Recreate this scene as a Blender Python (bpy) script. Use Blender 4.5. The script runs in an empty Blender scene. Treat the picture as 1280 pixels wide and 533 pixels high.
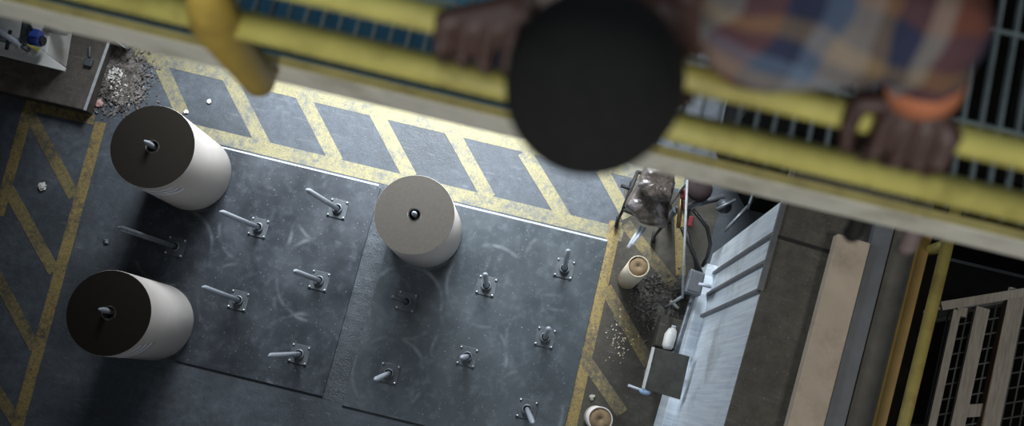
import bpy, bmesh, math, random
from mathutils import Vector, Matrix
random.seed(7)
C = bpy.context.scene.collection
S = bpy.context.scene
PI = math.pi

# ------------------------------------------------------------------ camera
F = 1250.0; H = 12.0
def cray(u, v): return Vector(((u-640)/F, -(v-266.5)/F, -1.0))
nad = cray(665, 490).normalized(); zc = -nad
def _fl(u, v):
    r = cray(u, v); return r/r.dot(nad)
xc = (_fl(757, 302)-_fl(283, 187)).normalized(); yc = zc.cross(xc)
R = Matrix((xc, yc, zc))                       # camera axes -> world axes
def P(u, v, z=0.0):                            # point at height z seen at pixel (u, v)
    r = R @ cray(u, v)
    p = r*((H-z)/-r.z); return Vector((p.x, p.y, z))
cam_d = bpy.data.cameras.new('camera'); cam = bpy.data.objects.new('camera', cam_d); C.objects.link(cam)
M4 = R.to_4x4(); M4.translation = Vector((0, 0, H)); cam.matrix_world = M4
cam_d.sensor_width = 36; cam_d.lens = 36*F/1280; cam_d.clip_end = 200; cam_d.clip_start = .05
cam_d.dof.use_dof = True; cam_d.dof.focus_distance = 11.2; cam_d.dof.aperture_fstop = 1.9
S.camera = cam

# ------------------------------------------------------------------ light
w = bpy.data.worlds.new('hall'); S.world = w; w.use_nodes = True
w.node_tree.nodes['Background'].inputs[0].default_value = (.62, .70, .82, 1)
w.node_tree.nodes['Background'].inputs[1].default_value = .045
def area(name, loc, target, sx, sy, power, col):
    d = bpy.data.lights.new(name, 'AREA'); d.shape = 'RECTANGLE'; d.size = sx; d.size_y = sy
    d.energy = power; d.color = col
    o = bpy.data.objects.new(name, d); C.objects.link(o); o.location = loc
    o.rotation_euler = (Vector(target)-Vector(loc)).to_track_quat('-Z', 'Y').to_euler()
    return o
wd = area('window_daylight', (-2.3, 6.3, 4.3), (-2.0, 2.75, 0), 5.5, 1.8, 410, (.88, .94, 1.0)); wd.data.spread = math.radians(62)
area('sheen_fill', (.3, -1.0, 17.5), (.1, 0, 0), 5, 3, 130, (.86, .94, 1.0))  # added overhead light, placed for the sheen on the right plate
area('right_fill', (4.6, .6, 8.6), (3.0, .6, 3), 1.2, 1.2, 70, (1.0, .95, .86))  # added lamp that brightens the roof members and crate
ws = area('panel_fill', (-10, 2.2, 7.5), (1.6, 1.0, 1.6), 3, 3, 42, (.84, .92, 1.0)); ws.data.spread = math.radians(38)  # added unseen light, aimed to brighten the silver side panel
sd = bpy.data.lights.new('rail_fill', 'SPOT'); sd.energy = 520; sd.spot_size = math.radians(44); sd.spot_blend = .6; sd.shadow_soft_size = .5; sd.color = (1.0, .98, .92)  # added spot that lifts the guard rail and cream channel
so = bpy.data.objects.new('rail_fill', sd); C.objects.link(so); so.location = (.2, -4.3, 13.1)
so.rotation_euler = (Vector((.1, .5, 10.4))-so.location).to_track_quat('-Z', 'Y').to_euler()
S.view_settings.view_transform = 'Standard'; S.view_settings.look = 'None'
S.view_settings.gamma = 1; S.view_settings.use_curve_mapping = False; S.view_settings.exposure = 0.0

# ------------------------------------------------------------------ materials
class NT:
    def __init__(s, name):
        s.m = bpy.data.materials.new(name); s.m.use_nodes = True; s.t = s.m.node_tree
        s.b = s.t.nodes['Principled BSDF']
        s.co = s.t.nodes.new('ShaderNodeTexCoord').outputs['Object']
    def link(s, a, b): s.t.links.new(a, b)
    def setin(s, sock, v):
        if isinstance(v, bpy.types.NodeSocket): s.link(v, sock)
        else: sock.default_value = v
    def noise(s, scale, detail=6, rough=.6, stretch=None, vec=None):
        v = vec or s.co
        if stretch:
            mp = s.t.nodes.new('ShaderNodeMapping'); mp.inputs['Scale'].default_value = stretch
            s.link(v, mp.inputs['Vector']); v = mp.outputs[0]
        n = s.t.nodes.new('ShaderNodeTexNoise'); n.inputs['Scale'].default_value = scale
        n.inputs['Detail'].default_value = detail; n.inputs['Roughness'].default_value = rough
        s.link(v, n.inputs['Vector']); return n.outputs['Fac']
    def ramp(s, fac, stops, const=False):
        r = s.t.nodes.new('ShaderNodeValToRGB'); e = r.color_ramp.elements
        if const: r.color_ramp.interpolation = 'CONSTANT'
        while len(e) < len(stops): e.new(.5)
        for k, (p, c) in enumerate(stops):
            e[k].position = p
            e[k].color = (c, c, c, 1) if isinstance(c, (int, float)) else (*c, 1)
        s.link(fac, r.inputs[0]); return r.outputs[0]
    def mix(s, f, a, b, mode='MIX'):
        n = s.t.nodes.new('ShaderNodeMix'); n.data_type = 'RGBA'; n.blend_type = mode
        s.setin(n.inputs[0], f)
        for i, v in ((6, a), (7, b)):
            if isinstance(v, tuple): v = (*v, 1) if len(v) == 3 else v
            s.setin(n.inputs[i], v)
        return n.outputs[2]
    def math(s, op, a, b=0.0, c=None):
        n = s.t.nodes.new('ShaderNodeMath'); n.operation = op
        s.setin(n.inputs[0], a); s.setin(n.inputs[1], b)
        if c is not None: s.setin(n.inputs[2], c)
        return n.outputs[0]
    def bump(s, h, strength=.3, dist=.01):
        n = s.t.nodes.new('ShaderNodeBump'); n.inputs['Strength'].default_value = strength
        n.inputs['Distance'].default_value = dist
        s.link(h, n.inputs['Height']); s.link(n.outputs[0], s.b.inputs['Normal'])
    def out(s, col=None, rough=None, metal=None, **kw):
        if col is not None: s.setin(s.b.inputs['Base Color'], (*col, 1) if isinstance(col, tuple) else col)
        if rough is not None: s.setin(s.b.inputs['Roughness'], rough)
        if metal is not None: s.setin(s.b.inputs['Metallic'], metal)
        for k, v in kw.items(): s.setin(s.b.inputs[k], v)
        return s.m

def simple(name, col, rough=.6, metal=0.0, var=.25, scale=8, bump=0.0, stretch=None, dirt=None, dirt_amt=.5):
    n = NT(name); f = n.noise(scale, 5, .6, stretch)
    lo = tuple(c*(1-var) for c in col); hi = tuple(min(1, c*(1+var)) for c in col)
    c = n.ramp(f, [(.3, lo), (.7, hi)])
    if dirt:
        d = n.ramp(n.noise(scale*.45, 8, .7), [(.5, 0.0), (.66, dirt_amt)])
        c = n.mix(d, c, dirt)
    if bump: n.bump(n.noise(scale*4, 5), bump, .01)
    return n.out(c, rough, metal)

def concrete(name, c0, c1, c2, wet=True):
    n = NT(name)
    f = n.noise(.55, 9, .62); g = n.noise(9, 8, .7); sp = n.noise(60, 3, .6)
    c = n.ramp(f, [(.32, c0), (.5, c1), (.68, c2)])
    c = n.mix(n.ramp(g, [(.35, .75), (.65, 0.0)]), c, tuple(x*.55 for x in c1))
    c = n.mix(n.ramp(sp, [(.62, 0.0), (.72, .5)]), c, tuple(min(1, x*2.2) for x in c2))
    scr = n.noise(3, 6, .6, (1, 7, 1))
    c = n.mix(n.ramp(scr, [(.6, 0.0), (.72, .22)]), c, (.25, .27, .28))
    r = n.ramp(f, [(.35, .42), (.62, .75)]) if wet else .85
    n.bump(n.math('ADD', g, n.math('MULTIPLY', sp, .6)), .45, .012)
    return n.out(c, r, 0.0, **{'Specular IOR Level': .35})

m_floor = concrete('floor_concrete', (.028, .034, .037), (.064, .075, .088), (.115, .132, .153))
m_slab = concrete('slab_concrete', (.055, .046, .038), (.085, .073, .062), (.12, .106, .09), False)
m_dirt = concrete('dirty_floor', (.035, .033, .028), (.066, .060, .048), (.105, .095, .075), False)

def paint(name, col, worn, under=(.07, .072, .07)):
    n = NT(name)
    a = n.noise(2.2, 9, .72); b = n.noise(16, 9, .75); d = n.noise(55, 3)
    s = n.math('ADD', n.math('MULTIPLY', a, .5), n.math('MULTIPLY', b, .5))
    k = n.ramp(s, [(worn-.06, 1.0), (worn+.05, .1)])
    c = n.mix(n.noise(5, 6), tuple(x*.75 for x in col), tuple(min(1, x*1.2) for x in col))
    c = n.mix(k, c, under)
    c = n.mix(n.ramp(d, [(.50, 0.0), (.60, .65)]), c, under)
    n.bump(b, .3, .008)
    return n.out(c, .7, 0.0)
m_yel = paint('worn_yellow_paint', (.26, .228, .105), .475, (.10, .105, .10))
m_yel2 = paint('ochre_yellow_paint', (.27, .195, .06), .46, (.06, .05, .04))
m_yel3 = paint('scuffed_yellow_paint', (.22, .17, .06), .49, (.07, .06, .045))

m_reel = simple('white_paper', (.62, .575, .535), .75, 0, .03, 3)
def end_paper(name, col):
    n = NT(name)
    f = n.noise(30, 4, .5); c = n.ramp(f, [(.3, tuple(x*.93 for x in col)), (.7, tuple(x*1.07 for x in col))])
    return n.out(c, .95, 0.0, **{'Specular IOR Level': .05})
m_end_dark = end_paper('brown_end_paper', (.019, .0165, .0135))
m_end_light = end_paper('grey_brown_end_paper', (.088, .08, .069))
m_core = simple('core_dark', (.012, .011, .010), .8)
m_label = simple('pale_label', (.93, .94, 1.0), .2, 0, .02)
m_galv = simple('galvanised_steel', (.50, .54, .60), .42, .15, .2, 25, .1)
m_galv_dk = simple('dull_galvanised', (.20, .22, .24), .45, .6, .3, 20)
m_bolt = simple('bright_bolt', (.62, .65, .70), .3, .7, .1)
m_galv_lt = simple('matt_galvanised', (.33, .35, .36), .6, .1, .2, 20)
m_steel_dk = simple('dark_plate_steel', (.066, .075, .083), .5, .2, .3, 12)
m_railyel = simple('yellow_rail_paint', (.58, .53, .15), .42, 0, .12, 14, .05, None, (.25, .20, .06), .6)
m_railyel_d = simple('deep_yellow_paint', (.52, .37, .075), .5, 0, .12, 14, 0, None, (.2, .14, .04), .6)
m_railyel_p = simple('pale_yellow_paint', (.50, .43, .16), .55, 0, .15, 14, 0, None, (.25, .2, .08), .6)
m_cream = simple('cream_channel_paint', (.82, .80, .70), .6, 0, .08, 10, 0, (1, 1, 1), (.40, .37, .27), .6)
m_grate = simple('grating_steel', (.20, .25, .26), .5, .3, .2, 20)
m_blue = simple('blue_girder_paint', (.05, .21, .34), .5, 0, .2, 12, 0, None, (.2, .25, .2), .4)
m_black = simple('black_steel', (.012, .012, .012), .7, 0, .2)
m_shade = simple('shade_black', (.007, .007, .0065), 1.0, 0, .3)  # near-black that puts shade into the colour
m_shade.node_tree.nodes['Principled BSDF'].inputs['Specular IOR Level'].default_value = .1
m_pipeyel = simple('dull_yellow_pipe_paint', (.36, .30, .085), .5, 0, .15, 5, 0, None, (.2, .14, .05), .6)
m_kick = simple('ochre_kick_board_paint', (.28, .17, .035), .55, 0, .15, 5)
m_sheet = simple('silver_sheet', (.73, .80, .92), .42, .1, .2, 2.2, .05, (1, 14, .35), (.22, .21, .19), .55)
m_rib = simple('grey_rib_steel', (.15, .155, .165), .5, .3, .2, 8)
m_roof = concrete('roof_dust', (.085, .08, .066), (.125, .117, .097), (.17, .16, .135), False)
m_beige = simple('beige_paint', (.56, .465, .36), .7, 0, .12, 3, 0, None, (.2, .15, .1), .5)
m_bluegrey = simple('bluegrey_paint', (.135, .147, .165), .6, 0, .15, 5)
m_brown = simple('brown_dust_steel', (.115, .11, .094), .8, 0, .2, 6)
m_wood = simple('grey_weathered_wood', (.40, .365, .31), .8, 0, .25, 5, .15, (12, 1, 12))
m_wood2 = simple('brown_edged_wood', (.20, .13, .085), .85, 0, .25, 5, .1, (12, 1, 12))
m_wire = simple('grey_wire', (.12, .12, .115), .6, .3, .2)
m_white = simple('white_plastic', (.60, .60, .57), .5, 0, .08, 4, 0, None, (.35, .33, .28), .5)
m_motor = simple('blue_motor_paint', (.03, .06, .30), .4, 0, .1)
m_hose = simple('black_rubber', (.015, .015, .016), .5)
m_red = simple('red_paint', (.20, .018, .022), .5, 0, .15)
m_brass = simple('brass', (.22, .15, .06), .4, .6, .15)
m_cardside = simple('cream_card', (.62, .54, .40), .75, 0, .08, 6)
m_cardend = simple('brown_card', (.24, .165, .09), .9, 0, .25, 14)
m_pinkpaper = simple('pale_core_card', (.72, .66, .60), .75, 0, .06, 6)
m_wrap = None
n_ = NT('clear_wrap'); f_ = n_.noise(6, 6, .6)
m_wrap = n_.out(n_.ramp(f_, [(.35, (.045, .036, .03)), (.56, (.11, .09, .075)), (.74, (.30, .28, .30))]), .22, 0.0, **{'Specular IOR Level': .7})
n_.bump(n_.noise(9, 5, .55), .6, .04)
m_skin = simple('dark_brown_skin', (.062, .030, .024), .5, 0, .15, 25)
m_cap = simple('black_knit', (.006, .0065, .006), .95, 0, .35, 40, .3)
m_trouser = simple('navy_trousers', (.03, .035, .06), .9, 0, .2)
m_shoe = simple('black_leather', (.02, .018, .017), .5)
m_orange = simple('orange_cuff_cloth', (.58, .20, .095), .8, 0, .15, 20)
m_pinkcuff = simple('pale_pink_cloth', (.46, .34, .31), .8, 0, .1, 20)
m_paper = simple('scrap_paper', (.60, .58, .55), .8, 0, .1, 10)
m_shred = simple('grey_shreds', (.13, .115, .105), .85, 0, .75, 9)
m_crumb = simple('dark_crumbs', (.10, .09, .08), .6, 0, .6, 9)

def plaid():
    n = NT('plaid_cloth')
    sp = n.t.nodes.new('ShaderNodeSeparateXYZ')
    mp = n.t.nodes.new('ShaderNodeMapping'); mp.inputs['Rotation'].default_value = (0, 0, .16)
    dn = n.t.nodes.new('ShaderNodeTexNoise'); dn.inputs['Scale'].default_value = 5
    n.link(n.co, dn.inputs['Vector'])
    va = n.t.nodes.new('ShaderNodeVectorMath'); va.operation = 'MULTIPLY_ADD'
    n.link(dn.outputs['Color'], va.inputs[0]); va.inputs[1].default_value = (.12, .12, .12); n.link(n.co, va.inputs[2])
    n.link(va.outputs[0], mp.inputs['Vector']); n.link(mp.outputs[0], sp.inputs[0])
    navy = (.02, .026, .06); cream = (.31, .27, .225); rust = (.15, .05, .032); blue = (.11, .16, .24); tan = (.19, .13, .07)
    fx = n.math('FRACT', n.math('MULTIPLY', sp.outputs[0], 4.2))
    fy = n.math('FRACT', n.math('MULTIPLY', n.math('ADD', sp.outputs[1], n.math('MULTIPLY', sp.outputs[2], .8)), 4.6))
    a = n.ramp(fx, [(0, rust), (.2, navy), (.38, blue), (.5, cream), (.66, tan), (.74, navy), (.88, cream)], True)
    b = n.ramp(fy, [(0, navy), (.22, rust), (.4, cream), (.58, blue), (.7, navy), (.84, tan)], True)
    return n.out(n.mix(.5, a, b), .9, 0.0)
m_plaid = plaid()

# ------------------------------------------------------------------ mesh helpers
class MB:
    def __init__(s): s.b = bmesh.new()
    def quad(s, pts):
        return s.b.faces.new([s.b.verts.new(p) for p in pts])
    def prism(s, poly, z0, z1):                 # poly: xy corners, any winding
        a = sum(poly[i][0]*poly[(i+1) % len(poly)][1]-poly[(i+1) % len(poly)][0]*poly[i][1] for i in range(len(poly)))
        if a < 0: poly = poly[::-1]
        lo = [s.b.verts.new((p[0], p[1], z0)) for p in poly]; hi = [s.b.verts.new((p[0], p[1], z1)) for p in poly]
        s.b.faces.new(hi); s.b.faces.new(lo[::-1]); k = len(poly)
        for i in range(k): s.b.faces.new((lo[i], lo[(i+1) % k], hi[(i+1) % k], hi[i]))
        return s
    def box(s, x0, x1, y0, y1, z0, z1): return s.prism([(x0, y0), (x1, y0), (x1, y1), (x0, y1)], z0, z1)
    def bar(s, p0, p1, w, h, up=(0, 0, 1)):     # rectangular bar between two points
        p0, p1 = Vector(p0), Vector(p1); d = (p1-p0).normalized(); sx = d.cross(Vector(up)).normalized(); sy = sx.cross(d)
        vs = []
        for p in (p0, p1):
            for a, b in ((-1, -1), (1, -1), (1, 1), (-1, 1)): vs.append(s.b.verts.new(p+sx*a*w/2+sy*b*h/2))
        for f in ((3, 2, 1, 0), (4, 5, 6, 7), (0, 1, 5, 4), (1, 2, 6, 5), (2, 3, 7, 6), (3, 0, 4, 7)): s.b.faces.new([vs[i] for i in f])
        return s
    def tube(s, path, r, seg=14, cap=True):     # swept round tube; r number or list
        path = [Vector(p) for p in path]; n = len(path)
        rs = r if isinstance(r, (list, tuple)) else [r]*n
        rings = []; ref = None
        for i, p in enumerate(path):
            d = (path[min(i+1, n-1)]-path[max(i-1, 0)]).normalized()
            if ref is None: ref = d.orthogonal().normalized()
            ref = (ref-d*ref.dot(d)).normalized(); e = d.cross(ref)
            rings.append([s.b.verts.new(p+(ref*math.cos(t)+e*math.sin(t))*rs[i]) for t in [2*PI*k/seg for k in range(seg)]])
        for i in range(n-1):
            for k in range(seg):
                f = s.b.faces.new((rings[i][k], rings[i][(k+1) % seg], rings[i+1][(k+1) % seg], rings[i+1][k])); f.smooth = True
        if cap: s.b.faces.new(rings[0][::-1]); s.b.faces.new(rings[-1])
        return s
    def lathe(s, prof, c=(0, 0, 0), seg=48, smooth=True, close=False):   # profile (r, z) around z
        c = Vector(c); rings = []
        for r, z in prof:
            rings.append([s.b.verts.new(c+Vector((r*math.cos(2*PI*k/seg), r*math.sin(2*PI*k/seg), z))) for k in range(seg)])
        m = len(prof)
        for i in range(m if close else m-1):
            for k in range(seg):
                f = s.b.faces.new((rings[i][k], rings[i][(k+1) % seg], rings[(i+1) % m][(k+1) % seg], rings[(i+1) % m][k])); f.smooth = smooth
        if not close:
            if prof[0][0] > 1e-6: s.b.faces.new(rings[0][::-1])
            if prof[-1][0] > 1e-6: s.b.faces.new(rings[-1])
        return s
    def ball(s, c, r, sub=2, scale=(1, 1, 1)):
        mt = Matrix.Translation(c) @ Matrix.Diagonal((*scale, 1))
        for f in bmesh.ops.create_icosphere(s.b, subdivisions=sub, radius=r, matrix=mt)['verts'][0].link_faces: pass
        for f in s.b.faces: f.smooth = True
        return s
    def build(s, name, m, parent=None, origin=None, bevel=0.0, fix=True):
        root = parent
        while root is not None and root.parent is not None: root = root.parent
        off = Vector(root.location) if root is not None else (Vector(origin) if origin is not None else None)
        if off is None:
            vs = s.b.verts; n = len(vs)
            off = Vector((sum(v.co.x for v in vs)/n, sum(v.co.y for v in vs)/n, min(v.co.z for v in vs)))
        bmesh.ops.remove_doubles(s.b, verts=s.b.verts, dist=1e-6) if fix else None
        if fix: bmesh.ops.recalc_face_normals(s.b, faces=s.b.faces)
        bmesh.ops.translate(s.b, verts=s.b.verts, vec=-off)
        me = bpy.data.meshes.new(name); s.b.to_mesh(me); s.b.free()
        me.materials.append(m)
        o = bpy.data.objects.new(name, me); C.objects.link(o)
        if parent is not None: o.parent = parent
        else: o.location = off
        if bevel:
            md = o.modifiers.new('bevel', 'BEVEL'); md.width = bevel; md.segments = 2; md.limit_method = 'ANGLE'
        return o

def tag(o, label, cat, group=None):
    o['label'] = label; o['category'] = cat
    if group: o['group'] = group
    return o
def thing(name, label, cat, loc, group=None):
    o = bpy.data.objects.new(name, None); C.objects.link(o); o.location = loc; o.empty_display_size = .1
    return tag(o, label, cat, group)
def struct(o): o['kind'] = 'structure'; return o
def copy_tree(o, parent=None):
    c = o.copy(); C.objects.link(c)
    if parent is not None: c.parent = parent
    for ch in list(o.children): copy_tree(ch, c)
    return c

# ================================================================== SETTING
b = MB(); b.quad([(-16, -9, 0), (16, -9, 0), (16, 16, 0), (-16, 16, 0)]); struct(b.build('floor', m_floor, origin=(0, 0, 0)))

TRIM = [0]
def marking(polys, m, z=.003):
    TRIM[0] += 1
    b = MB()
    for i, p in enumerate(polys):
        pts = [Vector((q[0], q[1], z+i*.0004)) for q in p]
        a = sum(pts[k].x*pts[(k+1) % len(pts)].y-pts[(k+1) % len(pts)].x*pts[k].y for k in range(len(pts)))
        b.quad(pts if a > 0 else pts[::-1])
    return struct(b.build('trim_%d' % TRIM[0], m, origin=(0, 0, 0), fix=False))
def strip(u0, v0, u1, v1, w):                   # painted stripe between two floor points
    a, c = P(u0, v0), P(u1, v1); d = (c-a).normalized(); s = Vector((-d.y, d.x, 0))*w/2
    return [a-s, a+s, c+s, c-s]
# hatched lane across the top: two long lines and slanted stripes between
yo0, yo1, yi0, yi1 = 2.80, 2.97, 2.0, 2.17
marking([[(-6.1, yo0), (1.2, yo0), (1.2, yo1), (-6.1, yo1)], [(-5.1, yi0), (.62, yi0), (.62, yi1), (-5.1, yi1)]], m_yel)
marking([strip(194, 66, 228, 142, .17), strip(280, 85, 331, 184, .17), strip(373, 110, 421, 203, .17), strip(466, 134, 513, 222, .17),
         strip(561, 158, 611, 248, .17), strip(655, 190, 709, 278, .17), strip(752, 212, 785, 272, .15)], m_yel, .004)
# lane along the right of the plates
marking([strip(770, 277, 711, 540, .155)], m_yel2, .0045)
marking([strip(782, 280, 841, 356, .14), strip(757, 360, 812, 456, .15), strip(731, 449, 778, 517, .15)], m_yel3, .0055)
marking([strip(849, 268, 851, 345, .12)], m_yel2, .0065)
# zigzag lane at the left edge
marking([strip(126, 153, 20, 540, .145), strip(36, 135, -2, 270, .14), strip(32, 131, 118, 150, .13)], m_yel2, .003)
marking([strip(36, 140, 93, 246, .15), strip(6, 228, 68, 340, .15), strip(-4, 344, 44, 436, .14), strip(-6, 486, 20, 527, .14)], m_yel3, .005)
# grimy concrete along the machine base
def patch(pts, m, z): 
    TRIM[0] += 1
    b = MB(); c = Vector((sum(p.x for p in pts)/len(pts), sum(p.y for p in pts)/len(pts), z)); out = []
    for i in range(len(pts)):
        a, d = pts[i], pts[(i+1) % len(pts)]
        for k in range(6):
            q = a.lerp(d, k/6); out.append(Vector((q.x+random.uniform(-.03, .03), q.y+random.uniform(-.03, .03), z)))
    b.quad(out[::-1]); return struct(b.build('trim_%d' % TRIM[0], m, origin=(0, 0, 0)))
patch([P(783, 232), P(905, 250), P(842, 470), P(815, 560), P(715, 560), P(736, 440), P(757, 350), P(771, 285)], m_dirt, .0015)

# raised concrete slab, top left
zs = .22
b = MB(); b.prism([tuple(P(-60, 100, zs))[:2], tuple(P(-60, -60, zs))[:2], tuple(P(170, -40, zs))[:2], tuple(P(140, 42, zs))[:2], tuple(P(106, 138, zs))[:2]], 0, zs)
sl = b.build('concrete_slab', m_slab, bevel=.012)
b = MB(); e0, e1 = P(140, 42, zs), P(106, 138, zs); b.bar(e0, e1, .035, .012); eo = b.build('edge_highlight', m_galv_lt, sl); eo['label'] = 'pale strip painted as the edge highlight'  # pale bar paints the highlight along the slab edge
tag(sl, 'raised brown concrete slab in the top left corner beside the debris heap', 'slab')

# ================================================================== STEEL PLATES
BASES = {}
SP = [  # ring pixel, tip pixel, label
 ((422, 261), (383, 237), 'bare pale spindle on the left plate nearest the hatched lane and the middle reel'),
 ((323, 284.5), (275, 264.5), 'bare pale spindle on the left plate just below right of the upper left reel'),
 ((219, 308.5), (147.5, 284), 'long thin dull spindle at the dark left plate edge between the two left reels'),
 ((298, 375.7), (253, 359), 'bare pale spindle on the left plate directly right of the lower left reel'),
 ((399, 351), (367.5, 339), 'bare pale spindle in the middle right of the left plate beside the concrete gap'),
 ((374, 443), (336, 445), 'bare pale spindle lying level near the lower edge of the left plate'),
 ((508, 377.5), (491, 371.5), 'dull grey spindle in the shadow below the middle reel'),
 ((608, 357.5), (606.5, 343), 'spindle with visible square base plate right of the middle reel, pointing up the photo'),
 ((705.6, 336), (710.5, 313), 'spindle nearest the upper right corner of the right plate'),
 ((681.5, 422), (686, 411), 'spindle in the glossy right side of the right plate, second below the corner one'),
 ((584, 446), (577.5, 447.5), 'stubby-looking spindle seen almost end on in the lower middle of the right plate'),
 ((486, 467), (469, 475), 'spindle near the lower left corner of the right plate beside the concrete gap'),
 ((658.7, 512), (666, 529), 'spindle at the bottom edge of the photo, lowest on the right plate')]
REELS = [((190.7, 183.4), 53.1, 1.36, (245, 220.5), (180.5, 176), m_end_dark, 'upper left white paper reel with dark brown top and pale slanted stripes on its side', True),
         ((136, 391.5), 53.5, 1.36, (197, 402.5), (123.5, 386.5), m_end_dark, 'lower left white paper reel with dark brown top, nearest the zigzag lane', True),
         ((518, 268.5), 50.7, 1.17, (533.5, 289), (516.6, 265.5), m_end_light, 'middle white paper reel with lighter grey brown top, standing on the right plate', False)]
ringpts = [P(*s[0]) for s in SP]+[P(*r[3]) for r in REELS]

def plate_mat(name, c0, c1, c2, rough0, rough1, pts):
    n = NT(name)
    geo = n.t.nodes.new('ShaderNodeNewGeometry').outputs['Position']
    f = n.noise(1.1, 8, .65, None, geo); g = n.noise(7, 8, .7, None, geo)
    c = n.ramp(f, [(.33, c0), (.52, c1), (.7, c2)])
    c = n.mix(n.ramp(g, [(.5, 0.0), (.72, .5)]), c, tuple(x*1.7 for x in c2))
    acc = None
    for i, p in enumerate(pts):
        d = n.t.nodes.new('ShaderNodeVectorMath'); d.operation = 'DISTANCE'
        n.link(geo, d.inputs[0]); d.inputs[1].default_value = (p.x+random.uniform(-.03, .03), p.y+random.uniform(-.03, .03), .02)
        rr = .46+random.uniform(-.03, .05)
        t = n.math('ABSOLUTE', n.math('SUBTRACT', d.outputs['Value'], rr))
        k = n.math('SUBTRACT', 1.0, n.math('MULTIPLY', t, 30.0)); k.node.use_clamp = True
        acc = k if acc is None else n.math('MAXIMUM', acc, k)
    br = n.ramp(n.noise(1.6, 4, .6, None, geo), [(.5, 0.0), (.66, .55)])
    c = n.mix(n.math('MULTIPLY', acc, br), c, (.24, .26, .28))
    sp = n.noise(45, 2, .5, None, geo)
    c = n.mix(n.ramp(sp, [(.70, 0.0), (.74, .7)]), c, (.4, .42, .44))
    n.bump(g, .08, .01)
    return n.out(c, n.ramp(f, [(.3, rough0), (.7, rough1)]), .25)
m_plateL = plate_mat('left_plate_steel', (.018, .022, .027), (.034, .040, .048), (.062, .070, .081), .34, .55, ringpts)
m_plateR = plate_mat('right_plate_steel', (.036, .045, .052), (.056, .067, .075), (.080, .093, .103), .30, .46, ringpts)
TP = .02
b = MB(); b.prism([(-5.13, -.69), (-2.39, -.655), (-2.39, 1.955), (-5.13, 1.965)], 0, TP)
tag(b.build('steel_plate', m_plateL, bevel=.004), 'dark steel floor plate under the two left reels, left of the concrete gap', 'floor plate', 'steel floor plates')
b = MB(); b.prism([(-2.14, -.70), (.47, -.67), (.455, 1.955), (-2.12, 1.955)], 0, TP)
tag(b.build('steel_plate', m_plateR, bevel=.004), 'glossy blue grey steel floor plate under the middle reel, beside the ochre line', 'floor plate', 'steel floor plates')
# bright edge strips of the two plates
for x0, x1, lb in ((-5.1, -2.42, 'thin bright steel edging strip along the top of the left plate'), (-2.12, .455, 'thin bright steel edging strip along the top of the right plate')):
    b = MB(); b.bar((x0, 1.967, .012), (x1, 1.967, .012), .018, .024); tag(b.build('edging_strip', m_galv), lb, 'edging strip', 'plate edging strips')

m_gap = concrete('rough_gap_concrete', (.034, .040, .045), (.066, .076, .086), (.115, .13, .148))
for nd in m_gap.node_tree.nodes:
    if nd.bl_idname == 'ShaderNodeBump': nd.inputs['Strength'].default_value = .9; nd.inputs['Distance'].default_value = .03
marking([[(-2.385, -.68), (-2.145, -.68), (-2.125, 1.96), (-2.385, 1.96)]], m_gap, .002)

# ================================================================== SPINDLES
LS = 1.45
def make_spindle(loc, label):
    t = thing('reel_spindle', label, 'spindle', loc, 'spindles on the steel plates')
    o = Vector(loc)
    MB().prism([(o.x-.115, o.y-.115), (o.x+.115, o.y-.115), (o.x+.115, o.y+.115), (o.x-.115, o.y+.115)], o.z, o.z+.012).build('base_plate', m_steel_dk, t, bevel=.003)
    for sx, sy in ((-1, -1), (1, -1), (1, 1), (-1, 1)):
        MB().lathe([(.013, .012), (.013, .022), (.008, .034), (.001, .036)], o+Vector((sx*.095, sy*.095, 0)), 10).build('bolt', m_bolt, t)
    MB().lathe([(.056, .012), (.058, .02), (.058, .05), (.053, .056), (.046, .056), (.044, .05), (.044, .014)], o, 28, close=True).build('collar', m_galv_dk, t)
    MB().lathe([(.030, .012), (.030, LS-.10), (.027, LS-.085), (.012, LS-.01), (.004, LS)], o, 20).build('shaft', m_galv, t)
    return t
proto = None
def place_spindle(base, tip, label, dull=False):
    global proto
    base = Vector((base.x, base.y, TP))
    if proto is None: proto = t = make_spindle(base, label)
    else:
        t = copy_tree(proto); t.location = base; t['label'] = label
    sh = [c for c in t.children if c.name.startswith('shaft')][0]
    d = tip-base; q = Vector((0, 0, 1)).rotation_difference(d.normalized())
    sh.rotation_euler = q.to_euler(); sh.scale = (1, 1, d.length/LS)
    return t
for i, (rp, tp, lb) in enumerate(SP):
    bp = P(rp[0], rp[1], .04)
    hz = {2: 1.62, 6: .75}.get(i, 1.40)
    t = place_spindle(bp, P(tp[0], tp[1], hz), lb)
    if i in (2, 6):  # darker shafts; the one below the middle reel has its shadow in the colour
        for c in t.children:
            if c.name.startswith('shaft'):
                c.data = c.data.copy(); c.data.materials[0] = m_galv_dk

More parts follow.
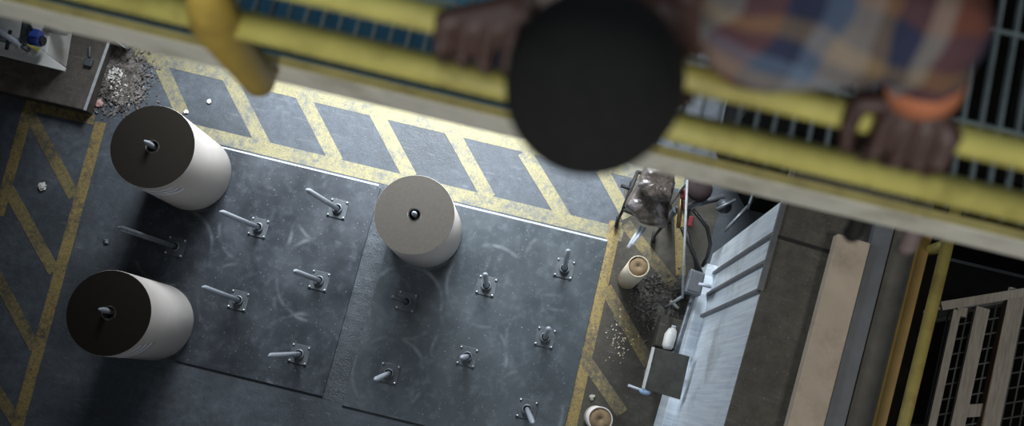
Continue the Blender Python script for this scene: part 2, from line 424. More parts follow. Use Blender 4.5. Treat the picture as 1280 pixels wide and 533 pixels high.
# ================================================================== REELS
for (tc, rp, h, bc, tip, em, lb, logo) in REELS:
    c = P(*tc, h+TP); e = P(tc[0]+rp, tc[1], h+TP); r = (e-c).length
    cb = Vector((c.x, c.y, TP)); hr = .072
    t = thing('paper_reel', lb, 'paper reel', cb, 'standing paper reels')
    MB().lathe([(hr, .006), (r-.01, .006), (r, .015), (r, h-.010), (r-.008, h-.002), (hr, h-.002)], cb, 128, close=True).build('paper_roll', m_reel, t)
    MB().lathe([(hr+.004, h-.002), (hr+.004, h+.003), (r-.004, h+.003), (r-.004, h-.002)], cb, 128, False, True).build('end_cover', em, t)
    MB().lathe([(hr-.012, .002), (hr, .002), (hr, h+.001), (hr-.012, h+.001)], cb, 40, close=True).build('core_tube', m_core, t)
    if logo:
        # three slanted pale stripes printed just under the top edge
        lab = MB(); dx, dy = (0, 0) if tc[1] < 300 else (-55, 193)
        def on_side(a, z): return Vector((cb.x+(r+.002)*math.cos(a), cb.y+(r+.002)*math.sin(a), TP+z))
        z0 = h*.90; q0 = P(221+dx if not dx else 186, 240 if not dx else 439, z0)-cb; ae = math.atan2(q0.y, q0.x)
        for k in range(3):
            zz = z0-.10*k; a_end = ae+(0, .06, .14, .22)[k]; prev = None
            for j in range(25):
                a = a_end-.95*j/24; lead = .05 if j == 0 else 0
                pr = (on_side(a-lead, zz), on_side(a, zz-.075))
                if prev: lab.quad([prev[0], prev[1], pr[1], pr[0]]).smooth = True
                prev = pr
        lb_o = lab.build('printed_stripes', m_label, t); lb_o['label'] = 'pale slanted printed stripes'
        md = lb_o.modifiers.new('thick', 'SOLIDIFY'); md.thickness = .002
    base = Vector((c.x, c.y, TP))
    th = h+(.20 if logo else .10)
    place_spindle(base, P(tip[0], tip[1], th), {0: 'spindle standing in the core of the upper left reel', 1: 'spindle standing in the core of the lower left reel', 2: 'spindle standing in the core of the middle reel'}[[190.7, 136, 518].index(tc[0])])

# ================================================================== WALKWAY + RAILING
ZG = 9.80
wk = thing('walkway', 'steel grating walkway with cream edge channel the person stands on', 'walkway', (0, .6, ZG-.13))
XA, XB = -2.4, 2.2
b = MB(); b.box(XA, XB, .575, .583, ZG-.14, ZG+.004); b.box(XA, XB, .583, .63, ZG-.13, ZG-.122); b.build('edge_channel', m_cream, wk)
b = MB(); b.box(XA, XB, .579, .600, ZG, ZG+.006); b.build('edge_strip', m_railyel_p, wk)
b = MB(); x = XA
while x < XB: b.box(x, x+.0055, .614, 2.4, ZG-.02, ZG); x += .041
b.build('grating_bars', m_grate, wk, fix=False)
b = MB()
for y in (.625, .82, 1.05, 1.28, 1.51, 1.74, 1.97, 2.2): b.bar((XA, y, ZG-.004), (XB, y, ZG-.004), .007, .007)
b.build('grating_rods', m_grate, wk, fix=False)
b = MB(); b.box(XA, XB, 2.4, 2.46, ZG-.13, ZG+.006); b.build('rear_channel', m_cream, wk)
b = MB(); b.box(-2.4, .16, .66, 1.0, ZG-.38, ZG-.14)
tag(b.build('blue_girder', m_blue, bevel=.01), 'blue steel girder under the left part of the walkway grating', 'girder')
gr = thing('guard_rail', 'yellow two pipe guard rail along the walkway edge', 'railing', (0, .5, ZG))
RA, ZA, YA = .0205, 10.70, .457
MB().tube([(XA, YA, ZA), (XB, YA, ZA)], RA, 24).build('top_rail', m_railyel, gr)
ZB, YB = 10.35, .490
MB().tube([(XA, YB, ZB), (XB, YB, ZB)], .0265, 24).build('mid_rail', m_railyel, gr)
# stanchion: flattened bar from the top rail down past the edge channel, rounded foot
p0 = P(262, 12, ZB); p1 = P(325, 92, ZG-.06); xs = P(327, 95, ZG-.05).x
def stanchion(xs):
    b = MB()
    path = [Vector((xs+.20, YA+.004, ZA)), Vector((xs+.105, YB-.004, ZB)), Vector((xs+.012, .537, ZG)), Vector((xs-.004, .541, ZG-.05)), Vector((xs+.0, .543, ZG-.08)), Vector((xs+.001, .544, ZG-.09))]
    b.tube(path, [.024, .046, .040, .036, .026, .008], 20)
    return b.build('post', m_railyel_d, gr)
stanchion(xs); 
for dx in (-1.6, 2.2):
    if xs+dx < XB and xs+dx > XA: stanchion(xs+dx)
# two stub pipes hanging under the walkway edge at the right
for (u, v, m, lb, rr) in ((1065, 292, m_black, 'dark pipe stub hanging under the walkway edge above the beige duct', .022), (1131, 309, simple('pinkish_stub', (.22, .17, .16), .6), 'pale pinkish pipe stub hanging under the walkway edge near the yellow strip', .022)):
    q = P(u, v, ZG-.22); q2 = Vector((q.x, max(q.y, .56), ZG-.22)); b = MB()
    b.tube([(q.x, .615, ZG-.125), (q.x, .605, ZG-.17), (q.x, q.y, ZG-.20), (q.x, q.y, ZG-.225)], rr, 18)
    tag(b.build('pipe_stub', m), lb, 'pipe')

# ================================================================== MACHINE ENCLOSURE (right)
ZT = 3.6; XF = 1.655; XFT = 1.68
me = thing('machine_enclosure', 'tall silver sheet metal machine enclosure with dusty brown roof', 'machine', (2.1, 2, 0))
Y0, Y1 = -2.2, 2.12
b = MB()
b.prism([(XF, Y0), (XF+.04, Y0), (XF+.04, Y1), (XF, Y1)], 0, ZT-.02); b.build('side_panel', m_sheet, me)
Xe = P(1038, 400, ZT).x+.02
b = MB(); b.box(XF-.01, 2.85, Y0, Y1+.3, ZT-.02, ZT+.02); b.build('roof_panel', m_roof, me, bevel=.008)
b = MB(); b.box(XF+.04, 2.9, Y1-.06, Y1, 0, ZT-.02); b.build('end_panel', m_rib, me)
ys = [P(971, 292, ZT).y, P(961, 327, ZT).y+.0, P(951, 364, ZT).y]
for yy in ys:
    b = MB(); b.bar((XF-.015, yy, .3), (XF-.015, yy, ZT-.03), .05, .03, (0, 1, 0)); b.build('panel_rib', m_rib, me)
b = MB(); b.bar((XF-.02, ys[2], ZT+.005), (XF-.02, Y1+.25, ZT+.005), .045, .05); b.build('top_rail_trim', m_rib, me)
b = MB(); b.bar((XF, P(975, 297, ZT).y, ZT+.026), (2.1, P(1010, 305, ZT).y, ZT+.026), .03, .014); b.build('roof_seam', m_black, me)
b = MB(); b.bar((XF-.06, Y0, .35), (XF-.06, Y1-.25, .35), .12, .7); b.build('base_ledge', m_sheet, me, bevel=.01)

def ybar(name, pxs, z, h, m, label, cat, y1=2.3, cut=None):
    # long member running along y, given by its left/right edges in the photo at row v
    (ul, ur, v) = pxs
    xl, xr = P(ul, v, z).x, P(ur, v, z).x
    b = MB(); b.box(xl, xr, Y0, y1, z-h, z); return tag(b.build(name, m, bevel=.006), label, cat)
ybar('beige_duct', (1018, 1062, 400), 3.75, .13, m_beige, 'long beige duct lying along the machine roof', 'duct', P(1065, 292, 3.75).y)
ybar('steel_channel', (1062, 1087, 400), 3.72, .1, m_bluegrey, 'blue grey steel channel beside the beige duct', 'channel')
ybar('cover_strip', (1088, 1121, 400), 3.70, .08, m_brown, 'dusty brown cover strip between the grey channel and yellow edge', 'cover')
ybar('edge_board', (1122, 1137, 400), 3.74, .12, m_kick, 'deep yellow kick board along the far edge of the machine roof', 'kick board')
hr_ = thing('handrail', 'bright yellow pipe handrail parallel to the machine roof edge', 'railing', (P(1158, 400, 4.05).x, 0, 3.6))
xa = P(1158, 400, 4.05).x
MB().tube([(xa, Y0, 4.05), (xa, 2.35, 4.05)], .048, 20).build('rail_pipe', m_pipeyel, hr_)
for yy in (-1.9, 2.0): MB().tube([(xa, yy, 3.61), (xa, yy, 4.05)], .045, 16).build('post', m_pipeyel, hr_)
b = MB(); b.box(2.86, xa+.1, Y0, 2.4, 3.45, 3.6); gap_o = tag(b.build('dark_gap_strip', m_shade), 'black strip added as the dark gap between the yellow kick board and yellow handrail', 'dark strip')  # black strip painted in where there is only a dark gap
for o_ in [o for o in C.objects if o.parent is None and o.name in ('machine_enclosure', 'beige_duct', 'steel_channel', 'cover_strip', 'edge_board', 'handrail', 'dark_gap_strip')]:
    piv = Vector((1.645, 1.0, 0)); rm = Matrix.Rotation(-.06, 3, 'Z')     # the machine stands slightly askew to the plates
    o_.location = piv+rm @ (Vector(o_.location)-piv); o_.rotation_euler = (0, 0, -.06)
# black sheet added as the shade on the far right floor
b = MB(); b.box(xa+.1, 9, -6, 2.7, .01, .05); tag(b.build('shade_sheet', m_shade), 'black sheet added as shade on the floor at the far right', 'dark sheet')
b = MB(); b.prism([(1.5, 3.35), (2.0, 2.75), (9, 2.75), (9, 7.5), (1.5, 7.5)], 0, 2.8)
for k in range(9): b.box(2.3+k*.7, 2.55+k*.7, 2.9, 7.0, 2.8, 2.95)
tag(b.build('shade_block', m_shade), 'black ribbed block added for the darkness below the walkway grating', 'machine')  # added block that keeps the view through the grating dark

# wooden mesh crate at the far right
ZC = 2.3
ct = thing('mesh_crate', 'weathered wooden crate frame with wire mesh panels at the right edge', 'crate', tuple(P(1215, 480, .0)))
def board(u0, v0, u1, v1, w, z, m, th=.05):
    MB().bar(P(u0, v0, z), P(u1, v1, z), w, th).build('board', m, ct, bevel=.004)
board(1196, 388, 1158, 560, .075, ZC, m_wood); board(1228, 385, 1190, 560, .13, ZC, m_wood); board(1272, 362, 1232, 560, .16, ZC, m_wood)
board(1176, 383, 1280, 366, .085, ZC+.055, m_wood); board(1196, 515, 1240, 512, .12, ZC-.06, m_wood)
MB().bar(P(1262, 366, ZC-.03), P(1221, 560, ZC-.03), .05, .10).build('board', m_wood2, ct)
for (u, v) in ((1203, 390), (1270, 372), (1165, 545), (1236, 545)):
    q = P(u, v, ZC-.03); MB().bar((q.x, q.y, .05), (q.x, q.y, ZC-.03), .09, .09, (0, 1, 0)).build('leg', m_wood, ct)
b = MB(); a_, c_, d_ = P(1186, 390, ZC-.09), P(1330, 366, ZC-.09), P(1150, 560, ZC-.09)
for k in range(13): b.tube([a_.lerp(c_, k/12), a_.lerp(c_, k/12)+(d_-a_)], .010, 6)
for k in range(10): b.tube([a_.lerp(d_, k/9), a_.lerp(d_, k/9)+(c_-a_)], .010, 6)
b.build('wire_mesh', m_wire, ct, fix=False)

# ================================================================== CLUTTER between lane and machine
def core(u, v, u2, v2, r, h, label, m):
    q = P(u2, v2, 0); c = P(u, v, h); d = (c-q)
    t = thing('cardboard_core', label, 'cardboard tube', tuple(q), 'short cardboard tubes standing on the floor')
    MB().lathe([(r-.013, 0), (r, 0), (r, h), (r-.013, h)], q, 40, close=True).build('tube_wall', m, t)
    MB().lathe([(.001, h-.012), (r-.014, h-.010), (r-.014, h-.06), (.001, h-.06)], q, 40, close=True).build('end_plug', m_cardend, t)
    return t
core(798, 334, 784, 350, .118, 1.3, 'cream cardboard tube with brown end standing below the wrapped bundle', m_cardside)
core(752, 526, 744, 522, .135, .9, 'pale cardboard tube with brown end at the bottom edge beside the ochre line', m_pinkpaper)

# wrapped bundle on a cart
q = P(812, 255, 0)
bt = thing('hand_cart', 'black tubular hand cart carrying the plastic wrapped bundle', 'cart', (q.x, q.y, 0))
def tb(pts, r, m, name, par, z=None): return MB().tube(pts, r, 10).build(name, m, par)
zz = .9
tb([P(797, 215, zz), P(779, 262, zz)], .022, m_black, 'frame_bar', bt); tb([P(776, 232, zz), P(794, 238, zz)], .022, m_black, 'frame_bar', bt)
tb([P(842, 228, zz), P(828, 283, zz)], .022, m_black, 'frame_bar', bt); tb([P(834, 226, zz), P(822, 270, zz)], .018, m_black, 'frame_bar', bt)
tb([P(779, 262, zz), P(828, 283, zz)], .022, m_black, 'frame_bar', bt)
tb([P(797, 215, zz), P(842, 228, zz)], .022, m_black, 'frame_bar', bt)
for (u, v) in ((797, 215), (779, 262), (842, 228), (828, 283)):
    p = P(u, v, zz); tb([p, Vector((p.x, p.y, .07))], .018, m_black, 'leg', bt)
    MB().tube([(p.x-.02, p.y, .07), (p.x+.02, p.y, .07)], .07, 16).build('wheel', m_hose, bt)
tb([P(801, 283, .95), P(785, 310, 1.0)], .02, m_galv, 'handle', bt); tb([P(806, 285, .95), P(790, 306, 1.0)], .02, m_galv, 'handle', bt)
def lump(pts, z0, z1, name, m, par, seedv):
    rnd = random.Random(seedv); b = MB(); n = len(pts)
    loops = []
    for k, (s, z) in enumerate(((.97, z0), (1.03, z0+.3*(z1-z0)), (1.0, z0+.75*(z1-z0)), (.88, z1-.03), (.62, z1), (.33, z1-.015))):
        c = sum(pts, Vector())/n; lp = []
        for i in range(n):
            for j in range(6):
                p = pts[i].lerp(pts[(i+1) % n], j/6); p = c+(p-c)*(s*rnd.uniform(.95, 1.04))
                lp.append(b.b.verts.new((p.x, p.y, z+rnd.uniform(-.02, .02))))
        loops.append(lp)
    m_ = len(loops[0])
    for a, d in zip(loops, loops[1:]):
        for i in range(m_): b.b.faces.new((a[i], a[(i+1) % m_], d[(i+1) % m_], d[i])).smooth = True
    b.b.faces.new(loops[0][::-1]); b.b.faces.new(loops[-1]).smooth = True
    o = b.build(name, m, par)
    md = o.modifiers.new('s', 'SUBSURF'); md.levels = 1; md.render_levels = 1
    return o
t = thing('wrapped_bundle', 'clear plastic wrapped brown bundle on the cart under the walkway edge', 'bundle', (q.x, q.y, .94))
lump([P(780, 259, 1.0), P(800, 218, 1.0), P(843, 220, 1.0), P(832, 286, 1.0), P(803, 281, 1.0)], .94, 1.2, 'lower_pack', m_wrap, t, 3)
lump([P(796, 232, 1.3), P(806, 205, 1.3), P(843, 212, 1.3), P(838, 252, 1.3), P(815, 252, 1.3)], 1.22, 1.4, 'upper_pack', m_wrap, t, 5)

# valve manifold with hoses
q = P(868, 250, 0)
vm = thing('valve_manifold', 'cluster of red valve wheels, brass taps and black hoses by the machine end', 'valve', (q.x, q.y, 0))
zv = .75
MB().tube([P(845, 262, zv), P(905, 246, zv)], .035, 12).build('pipe', m_galv_dk, vm)
MB().tube([P(852, 240, zv+.1), P(848, 285, zv+.1)], .025, 12).build('pipe', m_brass, vm)
for (u, v, s) in ((855, 243, 1), (863, 277, 1), (857, 258, .8)):
    p = P(u, v, zv+.2); MB().tube([p-Vector((0, 0, .2)), p], .012, 8).build('valve_stem', m_galv_dk, vm)
    b = MB(); b.box(p.x-.028*s, p.x+.028*s, p.y-.06*s, p.y+.06*s, p.z-.03, p.z+.03); b.build('valve_handle', m_red, vm, bevel=.012)
p = P(874, 236, 1.0); MB().lathe([(.02, -.10), (.12, -.10), (.15, 0), (.13, .04), (.05, .05)], p, 28).build('diaphragm', simple('dull_maroon', (.03, .016, .016), .8), vm)
MB().tube([(p.x, p.y, .02), (p.x, p.y, .9)], .05, 12).build('standpipe', m_galv_dk, vm)
p = P(905, 258, .9); MB().ball(p, .09, 2).build('valve_body', m_steel_dk, vm)
for pts in (((866, 262), (884, 285), (888, 305), (884, 322), (878, 333)), ((858, 290), (864, 312), (872, 330), (877, 342)), ((852, 285), (858, 300), (868, 318), (872, 345))):
    MB().tube([P(u, v, .9-.06*i) for i, (u, v) in enumerate(pts)], .022, 10).build('hose', m_hose, vm)
for pts in (((895, 262), (920, 250)), ((905, 290), (935, 258)), ((935, 262), (942, 240))):
    MB().tube([P(u, v, 1.0) for (u, v) in pts], .02, 10).build('pipe', m_galv_dk, vm)
b = MB(); b.tube([P(845, 262, .72)-Vector((0, 0, .7)), P(845, 262, .75)], .04, 10); b.build('standpipe', m_galv_dk, vm)

# thin grey pole and the conduit at the foot of the enclosure
b = MB(); b.tube([P(859, 225, 1.35), P(856, 300, 1.35), P(853, 373, 1.35)], .014, 10)
for (u, v) in ((859, 228), (853, 371)):
    p = P(u, v, 1.35); b.tube([(p.x, p.y, 0.0), (p.x, p.y, 1.34)], .016, 10)
tag(b.build('grey_pipe_rail', m_galv_lt), 'slim pale grey pipe rail crossing in front of the valves', 'pipe')
b = MB(); b.tube([P(876, 345, .9), P(868, 365, .9), P(851, 420, .9), P(845, 442, .9)], .03, 12); pb = P(845, 442, .9); b.tube([(pb.x, pb.y, 0.0), (pb.x, pb.y, .92)], .03, 12)
pb = P(870, 358, .9); b.tube([(pb.x, pb.y, 0.0), (pb.x, pb.y, .9)], .026, 12)
tag(b.build('conduit_pipe', m_galv_dk), 'grey conduit pipe running down beside the silver enclosure', 'pipe')
zj = 1.15; poly = [P(864, 336, zj), P(882, 342, zj), P(876, 370, zj), P(856, 365, zj)]
jb = thing('junction_box', 'grey metal junction box on the conduit at the enclosure corner', 'box', tuple(sum(poly, Vector())/4-Vector((0, 0, .2))))
b = MB(); b.prism([(p.x, p.y) for p in poly], zj-.18, zj); b.build('body', m_galv_dk, jb, bevel=.012)
c_ = sum(poly, Vector())/4
b = MB(); b.prism([(c_.x+(p.x-c_.x)*.8, c_.y+(p.y-c_.y)*.8) for p in poly], zj, zj+.012); b.build('lid', m_rib, jb, bevel=.004)
p = P(873, 355, zj); MB().tube([p, p+Vector((.14, -.0, .0))], .02, 10).build('cable_gland', m_galv, jb)
b = MB(); b.tube([(c_.x, c_.y, 0), (c_.x, c_.y, zj-.18)], .03, 10); b.build('post', m_galv_dk, jb)
# dark square topped stand
zp = 1.15; poly = [P(820, 435, zp), P(862, 446, zp), P(850, 500, zp), P(807, 487, zp)]; c_ = sum(poly, Vector())/4
st = thing('square_stand', 'dark square topped stand beside the enclosure near the bottom right', 'stand', (c_.x, c_.y, 0))
b = MB(); b.prism([(p.x, p.y) for p in poly], zp-.03, zp); b.build('top_plate', simple('dusty_dark_plate', (.055, .055, .045), .6, .2, .35, 10), st, bevel=.003)
b = MB(); b.bar(poly[0]-Vector((.025, 0, .02)), poly[3]-Vector((.025, 0, .02)), .03, .05); b.build('edge_trim', m_white, st)
b = MB(); b.tube([(c_.x, c_.y, .02), (c_.x, c_.y, zp-.03)], .04, 12); b.build('post', m_rib, st)
b = MB(); b.lathe([(.001, 0), (.13, 0), (.13, .015), (.05, .03), (.001, .03)], (c_.x, c_.y, 0), 28); b.build('foot', m_rib, st)
b = MB(); b.tube([P(785, 482, zp-.05), P(812, 492, zp-.05)], .015, 10); b.build('side_rod', m_galv, st)
p = P(806, 490, zp-.03); MB().ball(p, .05, 2, (1.3, .7, .5)).build('tag', simple('pale_blue_plastic', (.35, .48, .70), .5), st)
# bottle
q = P(838, 424, 0.35); bo = thing('plastic_bottle', 'crumpled white plastic bottle lying beside the conduit', 'bottle', (q.x, q.y, .35))
MB().tube([P(834, 437, .42), P(834.5, 433, .42), P(838, 420, .42), P(841, 413, .42), P(842, 410, .42)], [.045, .065, .07, .05, .022], 16).build('body', m_white, bo)
MB().tube([P(842, 410, .42), P(842.6, 407.5, .42)], .026, 12).build('cap', m_galv, bo)
b = MB(); p = P(838, 424, .35); b.box(p.x-.16, p.x+.10, p.y-.12, p.y+.25, 0, .35)
tag(b.build('stone_block', m_dirt, bevel=.02), 'grimy concrete block under the white bottle', 'block')
b = MB(); b.tube([P(838, 376, .05), P(848, 386, .05)], .018, 8); tag(b.build('plastic_offcut', m_white), 'short white plastic offcut in the dark crumbs', 'offcut')

# ---------------------------------------------------------------- debris
def crumbs(name, region, n, s0, s1, m, label, cat, flat=.5, hump=0.0):
    b = MB(); u0, v0, u1, v1 = region
    for k in range(n):
        a = random.gauss(0, .38); c = random.gauss(0, .38)
        u = (u0+u1)/2+a*(u1-u0)/2+ (v0+v1)*0; v = (v0+v1)/2+c*(v1-v0)/2
        p = P(u, v, 0); s = random.uniform(s0, s1); hgt = hump*math.exp(-(a*a+c*c)*3)
        rot = Matrix.Rotation(random.uniform(0, 6.3), 3, 'Z') @ Matrix.Rotation(random.uniform(-.7, .7), 3, 'X')
        q = [Vector((dx*s, dy*s*random.uniform(.3, .9), 0)) for dx, dy in ((-1, -1), (1, -1), (1.1, 1), (-.8, 1))]
        th = s*flat*.5
        top = [b.b.verts.new(p+rot @ x+Vector((0, 0, hgt+th+s*.4))) for x in q]; lo = [b.b.verts.new(p+rot @ x+Vector((0, 0, hgt+s*.4))) for x in q]
        b.b.faces.new(top); b.b.faces.new(lo[::-1])
        for i in range(4): b.b.faces.new((lo[i], lo[(i+1) % 4], top[(i+1) % 4], top[i]))
    o = b.build(name, m, fix=False); o['kind'] = 'stuff'; tag(o, label, cat); return o
crumbs('paper_shreds', (112, 48, 192, 146), 2600, .006, .022, m_shred, 'heap of grey paper shreds between the slab and the hatched lane', 'debris', .3, .10)
crumbs('paper_flakes', (120, 60, 180, 140), 260, .005, .018, m_paper, 'pale paper flakes scattered over the shred heap', 'debris', .2, .13)
crumbs('dark_crumbs', (785, 335, 862, 425), 900, .006, .02, m_crumb, 'dark crumbs spilled on the floor beside the cream cardboard tube', 'debris', .8, .0)
crumbs('floor_grit', (752, 378, 800, 470), 90, .004, .011, m_cardside, 'pale grit flakes on the floor between the right lane stripes', 'debris', .5, .0)
def scrap(u, v, s, label, m=m_paper):
    b = MB(); rnd = random.Random(int(u*7+v)); p = P(u, v, 0)
    bmesh.ops.create_icosphere(b.b, subdivisions=2, radius=s)
    for q in b.b.verts: q.co *= rnd.uniform(.6, 1.25); q.co.z *= .45
    mz = min(q.co.z for q in b.b.verts)
    for q in b.b.verts: q.co += p-Vector((0, 0, mz))
    tag(b.build('paper_scrap', m), label, 'scrap', 'loose scraps on the floor')
scrap(54, 233, .055, 'crumpled white paper scrap inside the zigzag lane left of the upper reel')
scrap(233, 140, .03, 'small pale scrap at the top right rim of the upper left reel')
scrap(262, 127, .03, 'small pale scrap on grey floor between the first two hatched stripes')
scrap(125, 130, .05, 'reddish white scrap at the foot of the shred heap', simple('reddish_scrap', (.5, .3, .28), .8))
scrap(740, 497, .035, 'pale green scrap beside the bottom stripe of the right lane', simple('greenish_scrap', (.35, .36, .28), .8))
scrap(133, 302, .035, 'dark small scrap between zigzag lane and the long thin spindle', m_galv_dk)

# ---------------------------------------------------------------- white trough top left
tr = thing('white_trough', 'white plastic trough panels on the slab in the top left corner', 'trough', tuple(P(20, 60, zs)))
zt = .95
b = MB(); pl = [P(-30, 38, zt), P(-30, 62, zt), P(80, 89, zt), P(82, 85, zt), P(34, 50, zt)]
b.prism([(p.x, p.y) for p in pl], zt-.03, zt); b.build('rim_panel', m_white, tr, bevel=.006)
b = MB(); pl = [P(-30, -10, zt-.2), P(66, 22, zt-.2), P(58, 68, zt-.2), P(34, 52, zt-.2), P(-30, 38, zt-.2)]
b.prism([(p.x, p.y) for p in pl], zs, zt-.2); b.build('basin', m_white, tr, bevel=.02)
b = MB(); b.tube([P(64, 27, .75), P(84, 34, .75), P(90, 37, .75)], [.14, .11, .03], 16); b.build('spout', m_white, tr)
b = MB(); a_, c_ = P(34, 52, zt+.02), P(80, 86, zt+.02); b.bar(a_, a_.lerp(c_, .3), .06, .03); e_ = b.build('edge_tape', m_railyel, tr); e_['label'] = 'yellow tape on the panel edge'
p = P(60, 75, zs)
b = MB(); b.bar((p.x, p.y, zs), (p.x, p.y, zt-.03), .06, .06, (0, 1, 0)); b.build('leg', m_white, tr)
mx = thing('mixer_motor', 'small blue motor clamped to grey pipes over the white trough', 'motor', tuple(P(45, 48, zt)))
def mt(a, c, r, name, m): return MB().tube([a, c], r, 14).build(name, m, mx)
mt(P(38, 48, 1.15), P(52, 51, 1.15), .075, 'motor_body', m_motor)
b = MB(); c0 = P(47, 44, 1.18); b.box(c0.x-.06, c0.x+.05, c0.y-.05, c0.y+.05, 1.15, 1.26); b.build('terminal_box', m_motor, mx, bevel=.01)
mt(P(52, 51, 1.15), P(55, 52, 1.15), .055, 'fan_cover', m_black)
mt(P(40, -10, 1.35), P(29, 54, 1.1), .05, 'pipe', m_galv_dk); mt(P(-10, 33, 1.1), P(27, 57, 1.1), .045, 'pipe', m_galv); mt(P(-10, 46, 1.08), P(14, 52, 1.08), .03, 'pipe', m_galv_dk)
MB().tube([P(15, 0, 1.3), P(28, 18, 1.35), P(36, 30, 1.3), P(42, 42, 1.22)], .02, 10).build('cable', m_hose, mx)
mt(P(8, 62, 1.1), P(13, 38, 1.12), .02, 'clamp', m_black)
b = MB(); p = P(27, 57, 1.1); b.tube([(p.x, p.y, zt-.02), (p.x, p.y, 1.1)], .03, 12); b.build('bracket', m_galv_dk, mx)
# broom head and angle bar on/next to the slab
b = MB(); b.tube([P(112, 58, zs+.03), P(112, 72, zs+.03)], .018, 8); p = P(112, 79, zs); b.box(p.x-.05, p.x+.05, p.y-.05, p.y+.05, zs, zs+.05)
tag(b.build('brush', m_steel_dk, bevel=.008), 'small dark hand brush lying on the concrete slab', 'brush')
for k, (a, c, m) in enumerate((((128, 35), (158, 58), m_galv), ((140, 36), (163, 55), m_white))):
    b = MB(); b.bar(P(*a, .28+.05*k), P(*c, .28+.05*k), .06, .04); b.bar(P(*a, .12)+Vector((0,0,.0)), P(*c, .12), .05, .24)
    tag(b.build('angle_bar', m), ('grey steel angle bar beside the shred heap at the walkway edge', 'white painted angle bar beside the shred heap at the walkway edge')[k], 'bar', 'angle bars by the shred heap')

# ================================================================== PERSON
def capsules(segs, voxel, smooth_it, name, m, parent=None, origin=None, extra=None):
    b = MB()
    for (a, c, r0, r1) in segs:
        a, c = Vector(a), Vector(c); L = (c-a).length
        n = max(2, int(L/(.6*min(r0, r1)))+1)
        if L < 1e-5: n = 1
        for k in range(n+1):
            t = k/n if n else 0
            bmesh.ops.create_icosphere(b.b, subdivisions=2, radius=r0+(r1-r0)*t, matrix=Matrix.Translation(a.lerp(c, t)))
            if L < 1e-5: break
    if extra: extra(b)
    me = bpy.data.meshes.new('tmp'); b.b.to_mesh(me); b.b.free()
    o = bpy.data.objects.new('tmp', me); C.objects.link(o)
    md = o.modifiers.new('r', 'REMESH'); md.mode = 'VOXEL'; md.voxel_size = voxel; md.use_smooth_shade = True
    sm = o.modifiers.new('s', 'SMOOTH'); sm.iterations = smooth_it; sm.factor = .5
    dg = bpy.context.evaluated_depsgraph_get()
    bake = bpy.data.meshes.new_from_object(o.evaluated_get(dg))
    bpy.data.objects.remove(o); bpy.data.meshes.remove(me)
    root = parent
    while root is not None and root.parent is not None: root = root.parent
    off = Vector(root.location) if root is not None else Vector(origin)
    bake.transform(Matrix.Translation(-off)); bake.materials.clear(); bake.materials.append(m); bake.name = name
    for p in bake.polygons: p.use_smooth = True
    r = bpy.data.objects.new(name, bake); C.objects.link(r)
    if parent is not None: r.parent = parent
    else: r.location = off
    return r
ZH = 10.83
Hc = P(741, 109, ZH)
hz = (P(700, 200, ZH)-P(741, 109, ZH)).normalized()        # where the face points, seen from above
fd = (hz*.75+Vector((0, 0, -.66))).normalized(); cr = (hz*.66+Vector((0, 0, .75))).normalized(); lr = fd.cross(cr).normalized()
def HL(a, f, c): return Hc+lr*a+fd*f+cr*c                  # head local: side, forward, up
chest = P(930, -55, 10.76); shL = P(965, 20, 10.84); shR = P(830, -95, 10.80)
elL = P(1160, 34, 10.85); wrL = P(1155, 122, 10.755)
elR = P(800, -60, 10.74); wrR = P(662, 4, 10.75)
pel = Vector((chest.x+.12, 1.04, 10.66)); hipL = pel+Vector((.10, .02, -.05)); hipR = pel+Vector((-.10, .02, -.05))
knL = Vector((hipL.x+.03, hipL.y+.02, 10.28)); knR = Vector((hipR.x-.03, hipR.y+.02, 10.28))
anL = Vector((knL.x+.02, knL.y+.10, 9.90)); anR = Vector((knR.x-.02, knR.y+.10, 9.90))
neckb = P(905, -12, 10.80)
segs = [(HL(0, .005, .03), HL(0, -.01, .03), .082, .080), (HL(0, .02, -.04), HL(0, .03, -.06), .060, .055),
        (HL(0, .055, -.095), HL(0, .06, -.095), .028, .026), (HL(0, .082, -.005), HL(0, .10, -.035), .010, .014),
        (HL(-.03, .07, .02), HL(.03, .07, .02), .016, .016), (HL(-.022, .080, -.068), HL(.022, .080, -.068), .009, .009),
        (HL(-.022, .078, -.080), HL(.022, .078, -.080), .010, .010)]
for s in (-1, 1): segs += [(HL(s*.085, -.01, .0), HL(s*.112, -.014, -.05), .018, .010), (HL(s*.05, .05, -.03), HL(s*.045, .055, -.03), .025, .022)]
segs += [(HL(0, -.045, -.04), neckb, .060, .066), (neckb, chest, .07, .11), (chest, shL, .10, .075), (chest, shR, .10, .075),
         (chest, pel, .125, .125), (shL, elL, .055, .042), (elL, wrL, .042, .028), (shR, elR, .055, .042), (elR, wrR, .042, .028),
         (pel, hipL, .12, .095), (pel, hipR, .12, .095), (hipL, knL, .085, .058), (hipR, knR, .085, .058), (knL, anL, .055, .038), (knR, anR, .055, .038)]
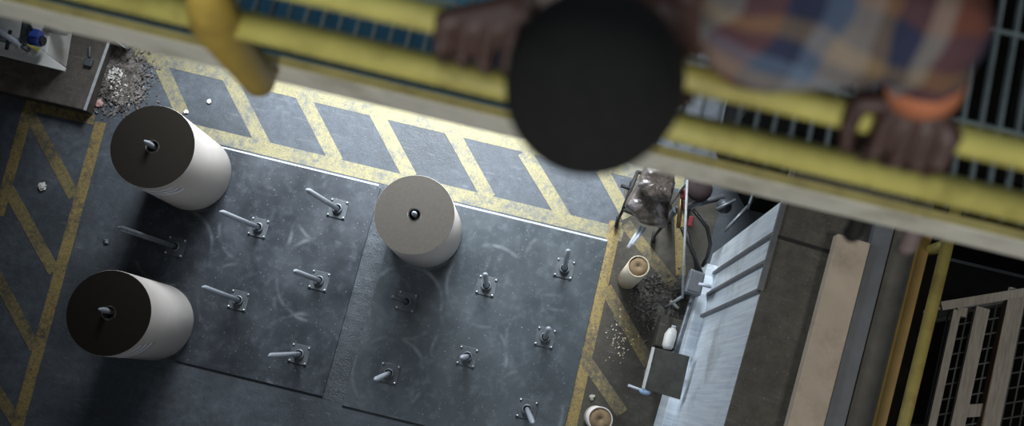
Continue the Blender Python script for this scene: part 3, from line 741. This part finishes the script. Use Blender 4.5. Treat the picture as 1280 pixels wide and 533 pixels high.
def hand(wr, xs_, side):
    # fingers wrap round the top rail: knuckles over its outer side, tips underneath
    out = []; xs_ = [P(u, 0, ZA+.03).x if False else u for u in xs_]
    for i, x in enumerate(xs_):
        ln = (.92, 1.05, 1.0, .84)[i]
        mcp = Vector((x, YA-.012, ZA+.041)); pip = Vector((x-side*.002, YA-.012-.040*ln, ZA+.022)); dip = Vector((x-side*.003, YA-.044, ZA-.018-.006*ln)); tip = Vector((x-side*.002, YA-.016, ZA-.036))
        out += [(wr.lerp(mcp, .12), mcp, .019, .0145), (mcp, pip, .0140, .0122), (pip, dip, .0118, .0104), (dip, tip, .0102, .0085)]
    x0 = xs_[0]
    cm = wr.lerp(Vector((x0, YA, ZA+.04)), .45)+Vector((-side*.016, 0, -.002)); mp_ = Vector((x0-side*.036, YA+.008, ZA+.033)); ip = Vector((x0-side*.042, YA-.026, ZA+.026)); tp = Vector((x0-side*.034, YA-.047, ZA+.004))
    out += [(wr, cm, .022, .020), (cm, mp_, .019, .0150), (mp_, ip, .0140, .0125), (ip, tp, .0122, .0095)]
    return out
def railx(u): 
    v = 164+(u-1140)*.236; return P(u, v, ZA+.03).x
handL = hand(wrL, [railx(1104), railx(1132), railx(1159), railx(1185)], 1)
handR = hand(wrR, [railx(640), railx(612), railx(584), railx(557)], -1)
segs += handL+handR
man = capsules(segs, .0042, 3, 'person', m_skin, None, (pel.x, pel.y, ZG))
tag(man, 'person in black knit cap and plaid shirt leaning over yellow rail, hands gripping it', 'person')
def sh(a, c, r0, r1): return (a, c, r0, r1)
cuffL = elL.lerp(wrL, .80); cuffR = elR.lerp(wrR, .80)
shirt = capsules([(neckb.lerp(chest, .35), chest, .085, .125), (chest, shL, .120, .098), (chest, shR, .115, .088), (chest, pel, .14, .14), (shL, elL, .098, .074), (elL, elL.lerp(wrL, .58), .070, .054),
                  (shR, elR, .075, .058), (elR, cuffR, .055, .042), (pel, pel+Vector((.06, .02, -.02)), .135, .12), (pel, pel+Vector((-.06, .02, -.02)), .135, .12),
                  (shL, chest.lerp(pel, .5)+Vector((.07, 0, 0)), .085, .11), (shR, chest.lerp(pel, .5)+Vector((-.07, 0, 0)), .085, .11)], .006, 4, 'shirt', m_plaid, man)
b = MB(); d_ = (wrL-elL).normalized(); a_ = elL.lerp(wrL, .50); e_ = elL.lerp(wrL, .97)
b.tube([a_, a_.lerp(e_, .5), e_, e_-d_*.004, e_-d_*.02], [.052, .050, .045, .038, .036], 28, False); o = b.build('cuff', m_orange, man); o['label'] = 'orange cuff at the wrist'
b = MB(); d_ = (wrR-elR).normalized(); a_ = elR.lerp(wrR, .74); e_ = elR.lerp(wrR, .97)
b.tube([a_, a_.lerp(e_, .5), e_, e_-d_*.004, e_-d_*.02], [.048, .044, .041, .034, .032], 28, False); o = b.build('cuff', m_pinkcuff, man); o['label'] = 'pale pink cuff at the wrist'
capsules([(pel+Vector((0, .05, -.06)), hipL, .125, .108), (pel+Vector((0, .05, -.06)), hipR, .125, .108), (hipL, knL, .102, .076), (hipR, knR, .102, .076), (knL, anL+Vector((0, 0, .02)), .074, .06), (knR, anR+Vector((0, 0, .02)), .074, .06)], .008, 3, 'trousers', m_trouser, man)
for an in (anL, anR):
    capsules([(an+Vector((0, .03, -.055)), an+Vector((0, -.06, -.06)), .044, .042), (an+Vector((0, -.06, -.06)), an+Vector((0, -.15, -.065)), .042, .034), (an+Vector((0, .02, -.05)), an+Vector((0, .01, 0)), .045, .048)], .006, 3, 'shoe', m_shoe, man)
# cap: knitted dome with rolled edge
b = MB()
rot = Matrix((lr, fd, cr)).transposed()
prof = []
for k in range(15):
    a = PI/2*k/14; prof.append((.1035*math.cos(a), .092*math.sin(a)))
ring = [(.101, -.040), (.107, -.034), (.109, -.018), (.107, -.003), (.1035, .0)]
full = ring+prof[1:-1]+[(.004, .092)]
b.lathe(full, (0, 0, 0), 64)
for v in b.b.verts:
    v.co.y *= 1.06
    v.co = rot @ (v.co+Vector((0, -.008, .022)))+Hc
cp = b.build('cap', m_cap, man)
md = cp.modifiers.new('s', 'SUBSURF'); md.levels = 1; md.render_levels = 1
for s in (-1, 1):
    b = MB(); b.ball(HL(s*.03, .072, -.002), .012, 2); b.build('eye', simple('eye_white', (.7, .68, .65), .3), man)
